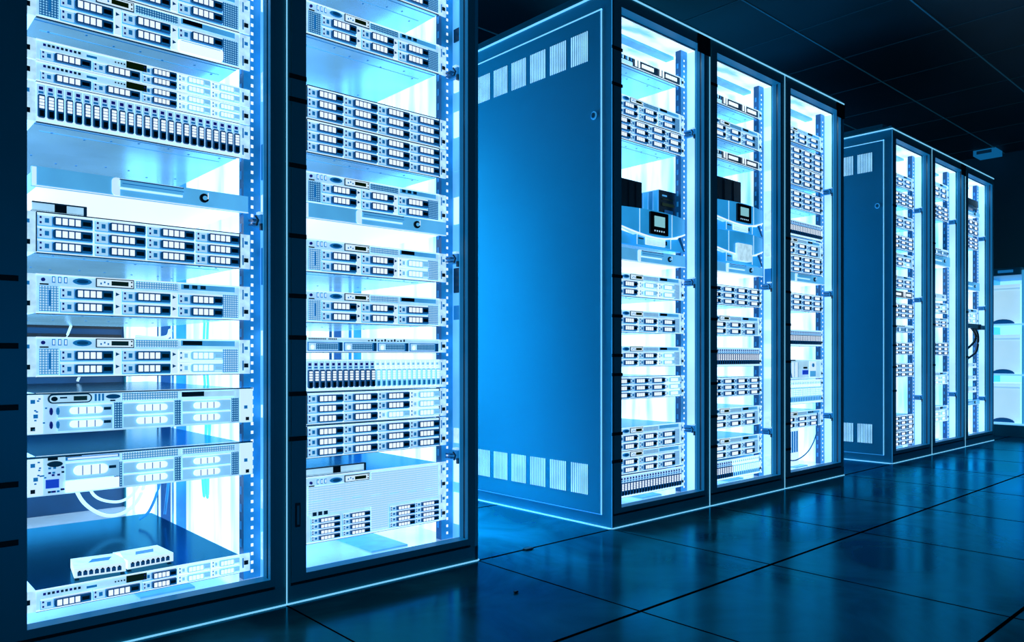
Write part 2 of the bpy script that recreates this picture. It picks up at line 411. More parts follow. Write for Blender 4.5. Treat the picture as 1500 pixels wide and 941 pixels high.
def unit_capsule(h, second=False):
    Y = -0.024
    s = [('chassis', shared(('chw', round(h,4)), lambda: chassis(h, 0.67)), (0,0,0), None),
         ('fascia', wide_fascia(h, 8), (0,0,0), None)]
    def bay(x0, x1, z0, z1, cx0, cx1, wh=True, slot=True):
        b = MB(); b.box(x0, x1, -0.0265, -0.02, z0, z1, bayp)
        b.fq(x0, x1, z1-0.0025, z1, -0.0275, facew)
        zm = (z0+z1)/2; hh = (z1-z0)*0.27
        bb = MB(); bb.prism(rrect(cx0, cx1, zm-hh, zm+hh, hh*.98, hh*.98, 5), -0.031, -0.026, win)
        for k in range(1,4):
            x = cx0+(cx1-cx0)*k/4; bb.fq(x-0.0008, x+0.0008, zm-hh, zm+hh, -0.0318, midb)
        if slot: bb.fq(cx1+0.002, cx1+0.016, zm-0.001, zm+0.005, -0.029, navy)
        return ('drive_caddy', b.mesh('drive_caddy'), (0,0,0), [('carrier_handle', bb.mesh('carrier_handle'), (0,0,0), None)])
    rows = ((h*0.07, h*0.38), (h*0.40, h*0.71))
    if not second:
        b = MB()                                              # rounded control panel
        b.prism(rrect(-0.196, -0.115, h*0.74, h*0.97, h*0.11, h*0.11, 6), -0.027, -0.02, navy)
        b.prism(rrect(-0.193, -0.118, h*0.77, h*0.94, h*0.08, h*0.08, 6), -0.0285, -0.02, face)
        b.prism([(-0.185+0.006*math.cos(i*PI/5), h*0.855+0.005*math.sin(i*PI/5)) for i in range(10)], -0.031, -0.02, inkm)
        b.fq(-0.15, -0.125, h*0.8, h*0.91, -0.030, lcdg); b.fq(-0.175, -0.162, h*0.86, h*0.9, -0.030, navy)
        s.append(('control_panel', b.mesh('control_panel'), (0,0,0), None))
        b = MB()
        for k in range(3): b.fq(-0.11+k*0.007, -0.106+k*0.007, h*0.77, h*0.95, -0.0265, midb)
        b.prism([(-0.074+0.014*math.cos(i*PI/8), h*0.87+0.005*math.sin(i*PI/8)) for i in range(16)], -0.027, -0.02, ringm)
        b.fq(-0.08, -0.07, h*0.75, h*0.79, -0.0265, navy)
        s.append(('video_port', b.mesh('video_port'), (0,0,0), None))
        for z0, z1 in rows:
            s.append(bay(-0.178, -0.076, z0, z1, -0.157, -0.095))
            b = MB(); 
            for k in range(2): b.prism([(-0.19+k*0.012+0.003*math.cos(a*PI/4), (z0+z1)/2+0.008*math.sin(a*PI/4)) for a in range(8)], -0.028, -0.02, violet if k==0 else midb)
            s.append(('activity_light', b.mesh('activity_light'), (0,0,0), None))
    else:
        b = MB(); b.fq(-0.196, -0.178, h*0.9, h*0.97, -0.026, inkm)
        b.prism([(-0.183+0.014*math.cos(i*PI/8), h*0.8+0.006*math.sin(i*PI/8)) for i in range(16)], -0.027, -0.02, navy)
        b.fq(-0.2, -0.176, h*0.2, h*0.42, -0.027, screen)
        for k in range(16):
            x = random.uniform(-.2,-.17); z = random.choice((.08,.12,.5,.56,.62,.68))*h; b.fq(x, x+0.005, z, z+0.004, -0.0262, random.choice((midb,navy,violet)))
        s.append(('control_panel', b.mesh('control_panel'), (0,0,0), None))
        b = MB(); b.fq(-0.164, -0.062, h*0.86, h*0.95, -0.0255, midb); b.fq(-0.16, -0.065, h*0.88, h*0.93, -0.027, facew)
        b.fq(-0.164, -0.134, h*0.955, h*0.985, -0.0255, inkm); b.fq(-0.164, -0.062, h*0.05, h*0.33, -0.026, win)
        s.append(('drive_slot', b.mesh('drive_slot'), (0,0,0), None))
        s.append(bay(-0.164, -0.062, h*0.36, h*0.82, -0.15, -0.085))
    for x0, x1, z0_, z1_, m_ in ((-0.072,-0.056,.06,.72,gridd),(0.053,0.067,.06,.72,gridd),(0.183,0.2,.06,.72,gridd),(-0.056,0.06,.76,.95,gridm),(0.07,0.19,.78,.93,face if not second else gridm)):
        b = MB(); b.fq(x0, x1, h*z0_, h*z1_, -0.0255, m_); s.append(('front_grille', b.mesh('front_grille'), (0,0,0), None))
    if not second:
        b = MB(); b.fq(0.068, 0.118, h*0.8, h*0.93, -0.027, inkm); s.append(('label_plate', b.mesh('label_plate'), (0,0,0), None))
    for z0, z1 in rows:
        s.append(bay(-0.054, 0.05, z0, z1, -0.028, 0.036, slot=False)); s.append(bay(0.07, 0.18, z0, z1, 0.094, 0.154, slot=False))
    return s
def unit_drawer(h):
    def body():
        b = MB(); b.box(-0.222, 0.228, -0.014, -0.001, 0.001, h-0.001, drawerm); b.box(-0.212, 0.212, -0.001, 0.5, 0.001, h-0.001, drawerm, {'+z': topm, '-z': win})
        b.fq(-0.222, 0.228, 0.0, 0.0022, -0.0155, facew); b.fq(-0.222, -0.214, 0.003, h-0.003, -0.0155, facew)
        return b.mesh('drawer')
    def handle():
        b = MB(); b.prism(rrect(-0.074, -0.058, h*0.04, h*0.96, 0.008, 0.002), -0.0165, -0.01, shinem)  # pale rounded patch is a gleam painted at the handle's start
        b.box(-0.06, 0.074, -0.0155, -0.012, h*0.4, h*0.95, shinem)
        b.box(-0.058, 0.072, -0.0215, -0.012, h*0.5, h*0.84, drawerm); b.fq(-0.06, 0.074, h*0.84, h*0.9, -0.022, ringm); b.fq(-0.055, 0.074, h*0.66, h*0.7, -0.0225, midb)
        return b.mesh('drawer_handle')
    def lock():
        b = MB(); b.prism([(0.122+0.0105*math.cos(a*PI/7), h*0.52+0.0105*math.sin(a*PI/7)) for a in range(14)], -0.019, -0.012, inkm)
        b.prism([(0.123+0.005*math.cos(a*PI/7), h*0.52+0.005*math.sin(a*PI/7)) for a in range(14)], -0.021, -0.012, drawerm)
        b.fq(0.1285, 0.1305, h*0.52-0.002, h*0.52+0.012, -0.022, facew)
        return b.mesh('key_lock')
    return [('drawer', shared(('dr',round(h,4)), body), (0,0,0), [('drawer_handle', shared(('dh',round(h,4)), handle), (0,0,0), None), ('key_lock', shared(('dk',round(h,4)), lock), (0,0,0), None)])]
def unit_slots(h):
    s = base_parts(h)
    b = MB(); b.fq(-0.208, 0.1, h*0.72, h*0.96, -0.0015, face)
    for k in range(16): b.fq(-0.207+k*0.0052, -0.204+k*0.0052, h*0.84, h*0.93, -0.003, inkm if k!=10 else face)
    for k in range(12):
        b.fq(-0.03+k*0.0105, -0.0255+k*0.0105, h*0.76, h*(0.84+0.05*(k%3)), -0.003, navy if k%2 else inkm)
    s.append(('control_strip', b.mesh('control_strip'), (0,0,0), None))
    for k in range(4):
        x = -HW+0.003+k*0.1055; b = MB()
        b.box(x, x+0.1, -0.003, 0.001, h*0.08, h*0.68, midb); b.fq(x+0.002, x+0.086, h*0.14, h*0.62, -0.0045, face)
        b.fq(x+0.022, x+0.085, h*0.18, h*0.58, -0.006, gridd)
        b.prism([(x+0.012+0.005*math.cos(a*PI/5), h*0.34+0.006*math.sin(a*PI/5)) for a in range(10)], -0.0065, 0, win)
        b.fq(x+0.09, x+0.099, h*0.1, h*0.66, -0.005, raild)
        s.append(('drive_caddy', b.mesh('drive_caddy'), (0,0,0), None))
    return s
def unit_tall(h):
    s = base_parts(h) + b_strip(h, h*0.86, h*0.955)
    b = MB(); b.fq(-0.208, 0.208, h*0.42, h*0.85, -0.002, gridf); b.fq(-0.02, 0.208, h*0.85, h*0.96, -0.002, gridf)
    b.fq(-0.02, 0.034, h*0.05, h*0.42, -0.002, gridf)
    for k in range(7): b.fq(-0.2+k*0.06, -0.17+k*0.06, h*(0.62-0.01*k), h*(0.627-0.01*k), -0.0035, ringl)
    s.append(('front_grille', b.mesh('front_grille'), (0,0,0), None))
    b = MB(); b.fq(-0.2, -0.15, h*0.4, h*0.475, -0.003, face)
    for k in range(3): b.fq(-0.196+k*0.016, -0.185+k*0.016, h*0.41, h*0.465, -0.004, navy)
    s.append(('label_plate', b.mesh('label_plate'), (0,0,0), None))
    rh = h*0.089
    for x in (-0.2, -0.108, 0.04, 0.125):
        for r in range(4): s.append(cadpart(0.082, rh-0.001, x, h*0.03+r*rh))
    return s
def unit_switch(h):
    s = base_parts(h, 0.35, fm=navy, key='sw')
    b = MB()
    b.fq(-0.21, -0.09, h*0.1, h*0.45, -0.003, face)
    for k in range(12): b.fq(-0.205+k*0.0095, -0.199+k*0.0095, h*0.55, h*0.85, -0.003, (face, inkm, midb)[k%3])
    s.append(('control_strip', b.mesh('control_strip'), (0,0,0), None))
    for x in (-0.075, 0.075):
        b = MB(); b.fq(x, x+0.012, h*0.2, h*0.9, -0.004, win); b.fq(x+0.02, x+0.028, h*0.15, h*0.95, -0.004, win)
        for k in range(6): b.fq(x+0.04+k*0.0125, x+0.05+k*0.0125, h*0.3, h*0.68, -0.004, win)
        s.append(('port_block', b.mesh('port_block'), (0,0,0), None))
    return s
def unit_backup(h, lcd=True, pale=False):
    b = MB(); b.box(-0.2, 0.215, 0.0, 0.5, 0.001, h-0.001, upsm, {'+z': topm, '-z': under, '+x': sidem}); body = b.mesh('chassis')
    s = [('chassis', body, (0,0,0), None)]
    # upper fascia with a sagging lower edge, bulging to the front
    n = 18; b = MB(); pts = []
    def arc(t): return h*(0.56 - 0.30*math.sin(PI*t))
    def bul(t): return -0.012-0.034*math.sin(PI*t)
    for i in range(n):
        t0, t1 = i/n, (i+1)/n; x0 = -0.222+0.45*t0; x1 = -0.222+0.45*t1
        z0, z1, y0, y1 = arc(t0), arc(t1), bul(t0), bul(t1)
        b.quad([(x0,y0,z0),(x1,y1,z1),(x1,y1,h-0.001),(x0,y0,h-0.001)], upsm)
        b.quad([(x0,y0,h-0.001),(x1,y1,h-0.001),(x1,0.01,h-0.001),(x0,0.01,h-0.001)], upsm)
        b.quad([(x0,y0-0.002,z0-0.006),(x1,y1-0.002,z1-0.006),(x1,y1-0.002,z1),(x0,y0-0.002,z0)], win)
        b.quad([(x0,0.0,z0-0.006),(x1,0.0,z1-0.006),(x1,y1-0.002,z1-0.006),(x0,y0-0.002,z0-0.006)], face)
    for x in (-0.095, 0.105):
        t = (x+0.222)/0.45; b.fq(x, x+0.002, arc(t), h-0.002, bul(t)-0.002, facew)
    s.append(('fascia', b.mesh('fascia'), (0,0,0), None))
    # lower section: centre panel and two flared wings
    b = MB(); b.box(-0.1, 0.11, -0.03, 0.0, 0.002, h*0.5, upsm)
    b.fq(-0.1, -0.098, 0.002, h*0.45, -0.0315, facew); b.fq(0.108, 0.11, 0.002, h*0.45, -0.0315, facew)
    b.fq(0.075, 0.085, h*0.1, h*0.22, -0.0315, navy); b.fq(-0.09, -0.06, h*0.17, h*0.21, -0.0315, navy)
    s.append(('lower_panel', b.mesh('lower_panel'), (0,0,0), None))
    for sg, xo, xi in ((-1,-0.22,-0.1),(1,0.225,0.11)):
        b = MB()
        b.quad([(xi,-0.012,0.002),(xo,-0.012,0.002),(xo-sg*0.03,-0.012,h*0.5),(xi,-0.012,h*0.42)][::sg], upsm)
        b.quad([(xi,-0.014,h*0.3),(xo-sg*0.05,-0.014,h*0.36),(xo-sg*0.03,-0.014,h*0.5),(xi,-0.014,h*0.42)][::sg], win)
        b.quad([(xo-sg*0.035,-0.015,h*0.5),(xo,-0.015,0.004),(xo-sg*0.012,-0.015,0.004),(xo-sg*0.045,-0.015,h*0.36)][::sg], ringm)
        s.append(('side_wing', b.mesh('side_wing'), (0,0,0), None))
    if pale:
        b = MB(); b.prism(rrect(-0.05, 0.07, h*0.06, h*0.62, 0.006, 0.006), -0.054, -0.03, earm); s.append(('vent_cover', b.mesh('vent_cover'), (0,0,0), None))
    elif lcd:
        b = MB()
        b.prism(rrect(-0.05, 0.07, h*0.04, h*0.26, 0.003, 0.003), -0.034, -0.03, facew)
        for k in range(5): b.fq(-0.047, 0.067, h*(0.065+k*0.038), h*(0.072+k*0.038), -0.0355, faceb)
        s.append(('vent_cover', b.mesh('vent_cover'), (0,0,0), None))
    if lcd:
        b = MB(); b.prism(rrect(-0.045, 0.065, h*0.33, h*0.95, 0.004, 0.004), -0.052, -0.03, inkm)
        b.fq(-0.022, 0.042, h*0.55, h*0.84, -0.0535, lcdp)
        for k in range(5): b.fq(-0.022+k*0.014, -0.017+k*0.014, h*0.41, h*0.45, -0.0535, face)
        s.append(('control_panel', b.mesh('control_panel'), (0,0,0), None))
    return s
def unit_open(h):
    """white unit with an open tray and a small blue screen"""
    s = base_parts(h)
    b = MB(); b.fq(0.02, 0.08, h*0.22, h*0.45, -0.004, screen); b.fq(0.03, 0.07, h*0.52, h*0.62, -0.004, inkm); s.append(('control_panel', b.mesh('control_panel'), (0,0,0), None))
    b = MB(); b.fq(-0.206, 0.0, h*0.06, h, -0.002, face)
    for k in range(5): b.fq(-0.19+k*0.035, -0.165+k*0.035, h*0.1, h*0.85, -0.003, facew); b.fq(-0.163+k*0.035, -0.16+k*0.035, h*0.1, h*0.85, -0.003, midb)
    b.fq(-0.205, -0.05, h*0.93, h*0.99, -0.004, navy)
    s.append(('drive_caddy', b.mesh('drive_caddy'), (0,0,0), None))
    b = MB(); b.fq(0.095, 0.165, h*0.06, h*0.9, -0.002, facew); b.fq(0.1, 0.16, h*0.1, h*0.4, -0.003, faceb); b.prism([(0.13+0.01*math.cos(a*PI/5), h*0.7+0.01*math.sin(a*PI/5)) for a in range(10)], -0.006, 0, midb)
    s.append(('fan_cover', b.mesh('fan_cover'), (0,0,0), None))
    return s
def unit_shelf(h):
    b = MB(); b.box(-0.212, 0.212, -0.005, 0.4, 0.001, h*0.25, navy); b.box(-0.225, 0.225, -0.005, 0.0, h*0.3, h-0.001, boxd)
    b.box(-0.2, 0.2, 0.02, 0.3, h*0.28, h*0.8, faceb)
    return [('chassis', b.mesh('chassis'), (0,0,0), None)]
def unit_box(h):
    b = MB(); b.box(-0.2, 0.2, 0, 0.3, 0.001, h-0.001, face, {'+z': topm}); s = [('chassis', b.mesh('chassis'), (0,0,0), None)]
    b = MB(); b.fq(-0.2, 0.2, h*0.1, h*0.3, -0.002, facew); b.fq(-0.05, 0.0, h*0.35, h*0.7, -0.003, inkm); b.fq(0.12, 0.15, h*0.4, h*0.7, -0.003, midb)
    s.append(('control_panel', b.mesh('control_panel'), (0,0,0), None)); return s

R4 = {(3,0),(3,1),(3,2),(2,0)}
KIND = {
 'A':  ('drive_array',    lambda h,**k: unit_bays12(h, **k), 'pale twelve-bay drive array', 'server', 'twelve-bay drive arrays in the cabinets'),
 'B':  ('rack_server',    lambda h,**k: unit_bays6(h, **k),  'pale six-bay server', 'server', 'six-bay rack servers in the cabinets'),
 'C':  ('drive_array',    lambda h,**k: unit_bays25(h, **k), 'array of narrow upright drives', 'server', 'upright-bay drive arrays in the cabinets'),
 'D':  ('rack_server',    lambda h,**k: unit_capsule(h, **k),'wide server with capsule-shaped vents', 'server', 'wide servers with capsule vents'),
 'E':  ('rack_server',    lambda h,**k: unit_thin(h),        'thin server with dark display', 'server', 'thin servers in the nearest cabinet'),
 'F':  ('keyboard_drawer',lambda h,**k: unit_drawer(h),      'blue drawer with round lock', 'drawer', 'closed equipment drawers'),
 'I':  ('rack_server',    lambda h,**k: unit_slots(h),       'thin server with mesh slots', 'server', 'thin servers with mesh slots'),
 'H':  ('rack_server',    lambda h,**k: unit_tall(h),        'tall mesh-fronted server', 'server', None),
 'M':  ('network_switch', lambda h,**k: unit_switch(h),      'thin dark switch with white ports', 'switch', 'thin network switches'),
 'J':  ('battery_backup', lambda h,**k: unit_backup(h, **k), 'blue battery backup with curved front', 'battery backup', 'curved battery backups'),
 'O':  ('rack_server',    lambda h,**k: unit_open(h),        'white server with small blue screen', 'server', None),
 'S':  ('equipment_shelf',lambda h,**k: unit_shelf(h),       'dark open equipment shelf', 'shelf', 'dark equipment shelves'),
 'X':  ('patch_panel',    lambda h,**k: unit_box(h),         'pale unit with black square', 'panel', 'pale units with a black square'),
}
ORD = ['topmost','second','third','fourth','fifth','sixth','seventh','eighth','ninth','tenth','eleventh','twelfth','thirteenth','fourteenth','fifteenth']
CABS = {
 -1: 'the leftmost cabinet', 0: 'the second cabinet from left', 2: 'first cabinet of middle bank', 3: 'second cabinet of middle bank', 4: 'third cabinet of middle bank',
  6: 'first cabinet of far bank', 7: 'second cabinet of far bank', 8: 'last cabinet of far bank'}
pale3 = {'light': {(2,0),(2,1)}}; pale23 = {'light': {(1,0),(1,1),(2,0),(2,1)}}
UNITS = {
 -1: [('B',1.387,1.472,{'dark':True}),('B',1.299,1.385,{'dark':True,'block':True}),('E',1.209,1.254,{}),('E',1.166,1.209,{}),('C',1.083,1.165,{}),
      ('F',0.948,0.99,{}),('A',0.814,0.899,{}),('B',0.689,0.772,{'plate':3}),('B',0.558,0.642,pale3),('D',0.441,0.526,{}),('D',0.315,0.396,{'second':True}),('E',0.076,0.121,{})],
  0: [('B',1.611,1.698,{'dark':True}),('B',1.436,1.522,{'dark':True,'plate':3}),('A',1.217,1.303,{}),('A',1.13,1.216,{}),('B',0.999,1.081,{'dark':True,'plate':3}),('F',0.957,0.998,{}),
      ('B',0.821,0.907,pale3),('B',0.69,0.773,{}),('I',0.612,0.652,{}),('C',0.510,0.593,{'light':set(range(12,25))}),('A',0.424,0.508,{'light':R4}),('A',0.337,0.422,{}),('H',0.115,0.289,{})],
  2: [('M',1.687,1.724,{}),('B',1.496,1.573,{'dark':True}),('A',1.408,1.494,{}),('J',1.017,1.153,{}),('F',0.957,1.005,{}),('B',0.826,0.913,pale23),('B',0.692,0.775,{}),
      ('B',0.564,0.641,pale3),('A',0.442,0.527,{'light':{(3,0),(3,1),(3,2)}}),('B',0.25,0.337,{'plate':False}),('B',0.164,0.248,{'plate':False}),('C',0.078,0.16,{})],
  3: [('M',1.682,1.72,{}),('B',1.536,1.618,{'dark':True}),('M',1.449,1.485,{}),('J',1.140,1.264,{}),('J',1.006,1.138,{'lcd':False,'pale':True}),('F',0.963,1.005,{}),
      ('A',0.824,0.909,{}),('B',0.694,0.779,{}),('C',0.559,0.641,{}),('A',0.428,0.512,{}),('B',0.293,0.38,{}),('B',0.163,0.25,{}),('C',0.072,0.155,{'light':set(range(12,25))})],
  4: [('B',1.64,1.715,{}),('A',1.528,1.62,{}),('A',1.434,1.526,{}),('A',1.322,1.41,{}),('C',1.186,1.265,{}),('B',1.097,1.178,{}),('A',1.011,1.095,{}),('F',0.964,1.005,{}),
      ('A',0.825,0.91,{}),('C',0.653,0.733,{}),('O',0.492,0.587,{}),('C',0.37,0.488,{'light':set(range(25))}),('B',0.254,0.335,{'plate':3})],
  6: [('B',1.618,1.692,{}),('A',1.506,1.584,{}),('B',1.373,1.447,{}),('A',1.244,1.327,{}),('B',1.14,1.219,{'light':{(2,0),(0,1)}}),('B',1.011,1.086,{}),('M',0.955,0.995,{}),('A',0.833,0.92,{}),
      ('I',0.746,0.791,{}),('A',0.613,0.688,{}),('A',0.48,0.563,{}),('A',0.161,0.252,{}),('A',0.068,0.158,{})],
  7: [('B',1.64,1.739,{}),('A',1.499,1.589,{}),('I',1.268,1.31,{}),('F',1.195,1.262,{}),('X',0.972,1.013,{}),('B',0.886,0.954,{'light':{(0,0),(1,0),(2,1)}}),('B',0.795,0.854,{}),
      ('A',0.609,0.696,{}),('B',0.419,0.501,pale23),('B',0.174,0.278,pale23)],
  8: [('S',1.655,1.72,{}),('F',1.6,1.63,{}),('A',1.464,1.575,{}),('A',1.365,1.449,{}),('F',1.069,1.13,{}),('B',0.832,0.941,pale23),
      ('X',0.52,0.556,{}),('X',0.43,0.467,{}),('X',0.345,0.388,{}),('F',0.26,0.294,{})],
}
def short(t): return t
for cab, lst in UNITS.items():
    cx = X0 + cab*W + 0.308
    for i, (t, z0, z1, kw) in enumerate(lst):
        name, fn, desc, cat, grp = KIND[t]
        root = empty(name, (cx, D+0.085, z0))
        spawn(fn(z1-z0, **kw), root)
        place = 'lowest' if i == len(lst)-1 else ('topmost' if i == 0 else ORD[i]+' from top')
        d = desc
        if t == 'D' and kw.get('second'): d = 'wide server with tiny blue screen'
        if t == 'J' and kw.get('pale'): d = 'battery backup with pale square cover'
        if t == 'J' and not kw: d = 'battery backup with control screen'
        if t == 'C' and kw.get('light'): d = ('wholly' if len(kw['light']) > 20 else 'half') + ' pale upright-drive array'
        tag(root, '%s, %s in %s' % (d, place, CABS[cab]), cat, grp)

# ---------------------------------------------------------------- cabinets
TABS = {-1:[0.751,0.621,0.503,0.355,0.243], 0:[1.281,1.225,1.065,0.894,0.748,0.647,0.51,0.401], 2:[1.678,1.552,0.882,0.743,0.605,0.538,0.331,0.235],
        3:[1.697,0.879,0.752,0.622,0.493,0.36,0.239], 4:[1.14,0.896,0.747,0.578,0.295,0.179], 6:[1.451,0.884,0.773,0.665,0.543,0.409], 7:[1.3,0.8,0.55], 8:[0.9,0.6]}
LATCH = {-1:[0.93,1.5], 0:[1.44,0.89,0.31], 2:[1.5,0.9,0.31], 3:[0.92,0.26], 4:[1.44,0.92,0.3], 6:[1.5,0.95,0.35], 7:[1.5,0.35], 8:[1.45,0.95,0.3]}
PLATE = {2, 3+1, 7}
OL, OR, OB, OT = 0.051, 0.559, 0.070, 1.831        # door opening
def cab_mesh_frame():
    b = MB()
    b.box(0.0015, W-0.0015, 0.0, 0.05, 0.0, 0.044, framem)                        # plinth
    b.box(0.0015, W-0.0015, 0.0, 0.05, 1.845, H-0.004, framem)                    # head rail
    b.box(0.0015, 0.012, 0.0, 0.05, 0.044, 1.845, framem)                         # posts beside the door
    b.box(W-0.028, W-0.0015, 0.001, 0.05, 0.044, 1.845, framem)
    b.box(0.003, W-0.003, 0.012, 0.05, 0.04, 0.052, gapm)
    return b.mesh('cabinet_frame')
def cab_mesh_rear(x0, x1):
    b = MB(); b.box(x0, x1, DEP-0.05, DEP, 0, H-0.004, framem); return b.mesh('rear_frame_post')
def cab_mesh_door(OL=OL):
    b = MB(); t = 0.036
    b.box(0.013, OL, -0.003, t, 0.052, 1.843, framem, {'+x': edgem})
    b.box(OR, W-0.030, -0.003, 0.010, 0.052, 1.843, framem, {'-x': edgem})
    b.box(OR+0.002, W-0.030, 0.010, 0.018, 0.052, 1.843, navy)
    b.box(OR, W-0.030, 0.018, t, 0.052, 1.843, framem, {'-x': edgem})
    b.box(OL, OR, -0.003, t, 0.052, OB, framem, {'+z': edgem})
    b.box(OL, OR, -0.003, t, OT, 1.843, framem, {'-z': edgem})
    b.box(OR-0.0015, OR, t-0.002, t, OB, OT, trimf)
    b.box(OL, OR, t+0.001, t+0.006, OT-0.004, OT+0.004, navy)
    return b.mesh('door_frame')
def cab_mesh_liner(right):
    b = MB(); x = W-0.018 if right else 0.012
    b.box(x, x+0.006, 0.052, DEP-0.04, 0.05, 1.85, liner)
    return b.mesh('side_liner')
def cab_mesh_back():
    b = MB(); b.box(0.02, W-0.02, DEP-0.03, DEP-0.02, 0.05, 1.85, backm)
    for z0, z1 in ((0.30,0.42),(0.56,0.68),(0.70,0.76),(1.1,1.14)): b.box(0.03, W-0.03, DEP-0.034, DEP-0.03, z0, z1, inkm if z0 > .5 else navy)
    b.box(0.03, W-0.03, DEP-0.036, DEP-0.03, 0.14, 0.27, face)
    return b.mesh('back_panel')
def rail_mesh(x0, x1, y0, y1):
    b = MB(); b.box(x0, x1, y0, y1, 0.055, 1.84, railm, {'-x': raild})
    xm = (x0+x1)/2
    n = 82
    for k in range(n):
        z = 0.07+k*0.0213; b.box(xm-0.003, xm+0.003, y0-0.0008, y0, z, z+0.0075, win)
    for k in range(40):
        z = 0.09+k*0.043; b.box(x0-0.0008, x0, y0+0.012, y0+0.02, z, z+0.02, midb)
    return b.mesh('mounting_rail')
def post_mesh(y0, y1, m):
    b = MB(); b.box(W-0.05, W-0.022, y0, y1, 0.055, 1.84, m); b.box(W-0.054, W-0.05, y0+0.005, y0+0.012, 0.055, 1.84, facew); return b.mesh('rear_post')
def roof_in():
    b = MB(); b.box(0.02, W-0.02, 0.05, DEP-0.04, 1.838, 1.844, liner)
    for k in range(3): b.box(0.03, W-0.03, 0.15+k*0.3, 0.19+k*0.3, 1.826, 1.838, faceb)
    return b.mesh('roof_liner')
def floor_in():
    b = MB(); b.box(0.013, W-0.013, 0.04, DEP-0.03, 0.046, 0.056, under, {'+z': mat('floor_pan', 'b8e2f8', 0.18, 0.7, 0.35, noise=0.25, nscale=4)})
    b.box(0.3, 0.42, 0.1, 0.6, 0.056, 0.060, faceb)
    return b.mesh('floor_pan')
def cap():
    b = MB(); b.box(0.002, W-0.002, 0.004, DEP, H, H+0.012, framem); b.box(0.02, W-0.02, 0.06, DEP-0.05, H+0.012, H+0.04, framem)
    for x in (0.06, W-0.06): b.box(x-0.02, x+0.02, 0.02, 0.035, H+0.012, H+0.024, midb)
    return b.mesh('top_cap')
def seam(first):
    out = []
    for bx_ in ((0.0, W, -0.003, 0.003, H-0.005, H, trimm), (0.0, W, -0.004, 0.0, 0.0, 0.0035, trimm), (0.0, 0.0024, -0.002, 0.0, 0.0, H, trimf if first else trimm)):
        b = MB(); b.box(*bx_); out.append(b.mesh('edge_seam'))
    return out
def tabs_mesh(z, proud):
    b = MB(); b.box(0.006 if not proud else -0.002, OL+(0.004 if proud else 0), -0.0055, -0.0032, z-0.0055, z+0.0055, tabm); return b.mesh('marker_tab')
def latch_mesh():
    b = MB(); b.box(W-0.052, W-0.040, 0.035, 0.09, -0.02, 0.02, midb); b.box(W-0.054, W-0.042, 0.03, 0.04, -0.035, -0.012, navy)
    b.box(W-0.055, W-0.04, 0.04, 0.06, 0.022, 0.030, face); b.box(W-0.066, W-0.052, 0.055, 0.085, 0.0, 0.006, raild); b.box(W-0.066, W-0.052, 0.055, 0.085, -0.014, -0.009, raild)
    b.tube([(W-0.062,0.045,0.015),(W-0.058,0.038,0.0),(W-0.062,0.04,-0.02)], 0.003, navy)
    return b.mesh('door_latch')
def side_panel(sign):
    """outer side of a cabinet bank; sign -1 faces -x"""
    x = 0 if sign < 0 else W; s = sign
    def bx(b, d0, d1, y0, y1, z0, z1, m): 
        a, c = x+s*d0, x+s*d1; b.box(min(a,c), max(a,c), y0, y1, z0, z1, m)
    b = MB(); bx(b, -0.012, 0.0, 0.0, DEP, 0.0, H-0.002, panelm); bx(b, 0, 0.003, 0.05, DEP-0.05, 0.05, 1.82, panelm)
    p = b.mesh('side_panel')
    e = []
    for q in ((0, 0.0045, 0.043, 0.0455, 0.045, 1.824, trimm), (0, 0.0045, 0.043, DEP-0.04, 1.8215, 1.8245, trimm), (0, 0.0045, 0.043, DEP-0.04, 0.044, 0.0462, trimf),
              (0, 0.004, 0.0, DEP, H-0.006, H, trimm), (0, 0.005, 0.0, DEP, 0.0, 0.004, trimm)):
        b = MB(); bx(b, *q); e.append(('edge_seam', b.mesh('edge_seam'), (0,0,0), None))
    g = []
    for k in range(10):
        for z0 in (0.107, 1.658):
            b = MB(); y0 = 0.108+k*0.108
            for j in range(9): bx(b, 0.0028, 0.0042, y0+j*0.0095, y0+j*0.0095+0.0052, z0, z0+0.108, slotm)
            g.append(('vent_slots', b.mesh('vent_slots'), (0,0,0), None))
    b = MB(); cy, cz = 0.078, 1.456
    ring = [(cy+0.013*math.cos(a*PI/8), cz+0.015*math.sin(a*PI/8)) for a in range(16)]
    for rr, dd, m in ((1.0, 0.006, trimf), (0.7, 0.009, panelm)):
        pts = [(x+s*dd, cy+(y-cy)*rr, cz+(z-cz)*rr) for y, z in ring]; b.quad(pts, m)
        pts0 = [(x, cy+(y-cy)*rr, cz+(z-cz)*rr) for y, z in ring]
        for i in range(16): b.quad([pts0[i], pts0[(i+1)%16], pts[(i+1)%16], pts[i]], m)
    bx(b, 0.009, 0.011, cy-0.002, cy+0.002, cz-0.007, cz+0.007, navy)
    g.append(('panel_lock', b.mesh('panel_lock'), (0,0,0), None))
    return [('side_panel', p, (0,0,0), g)] + e

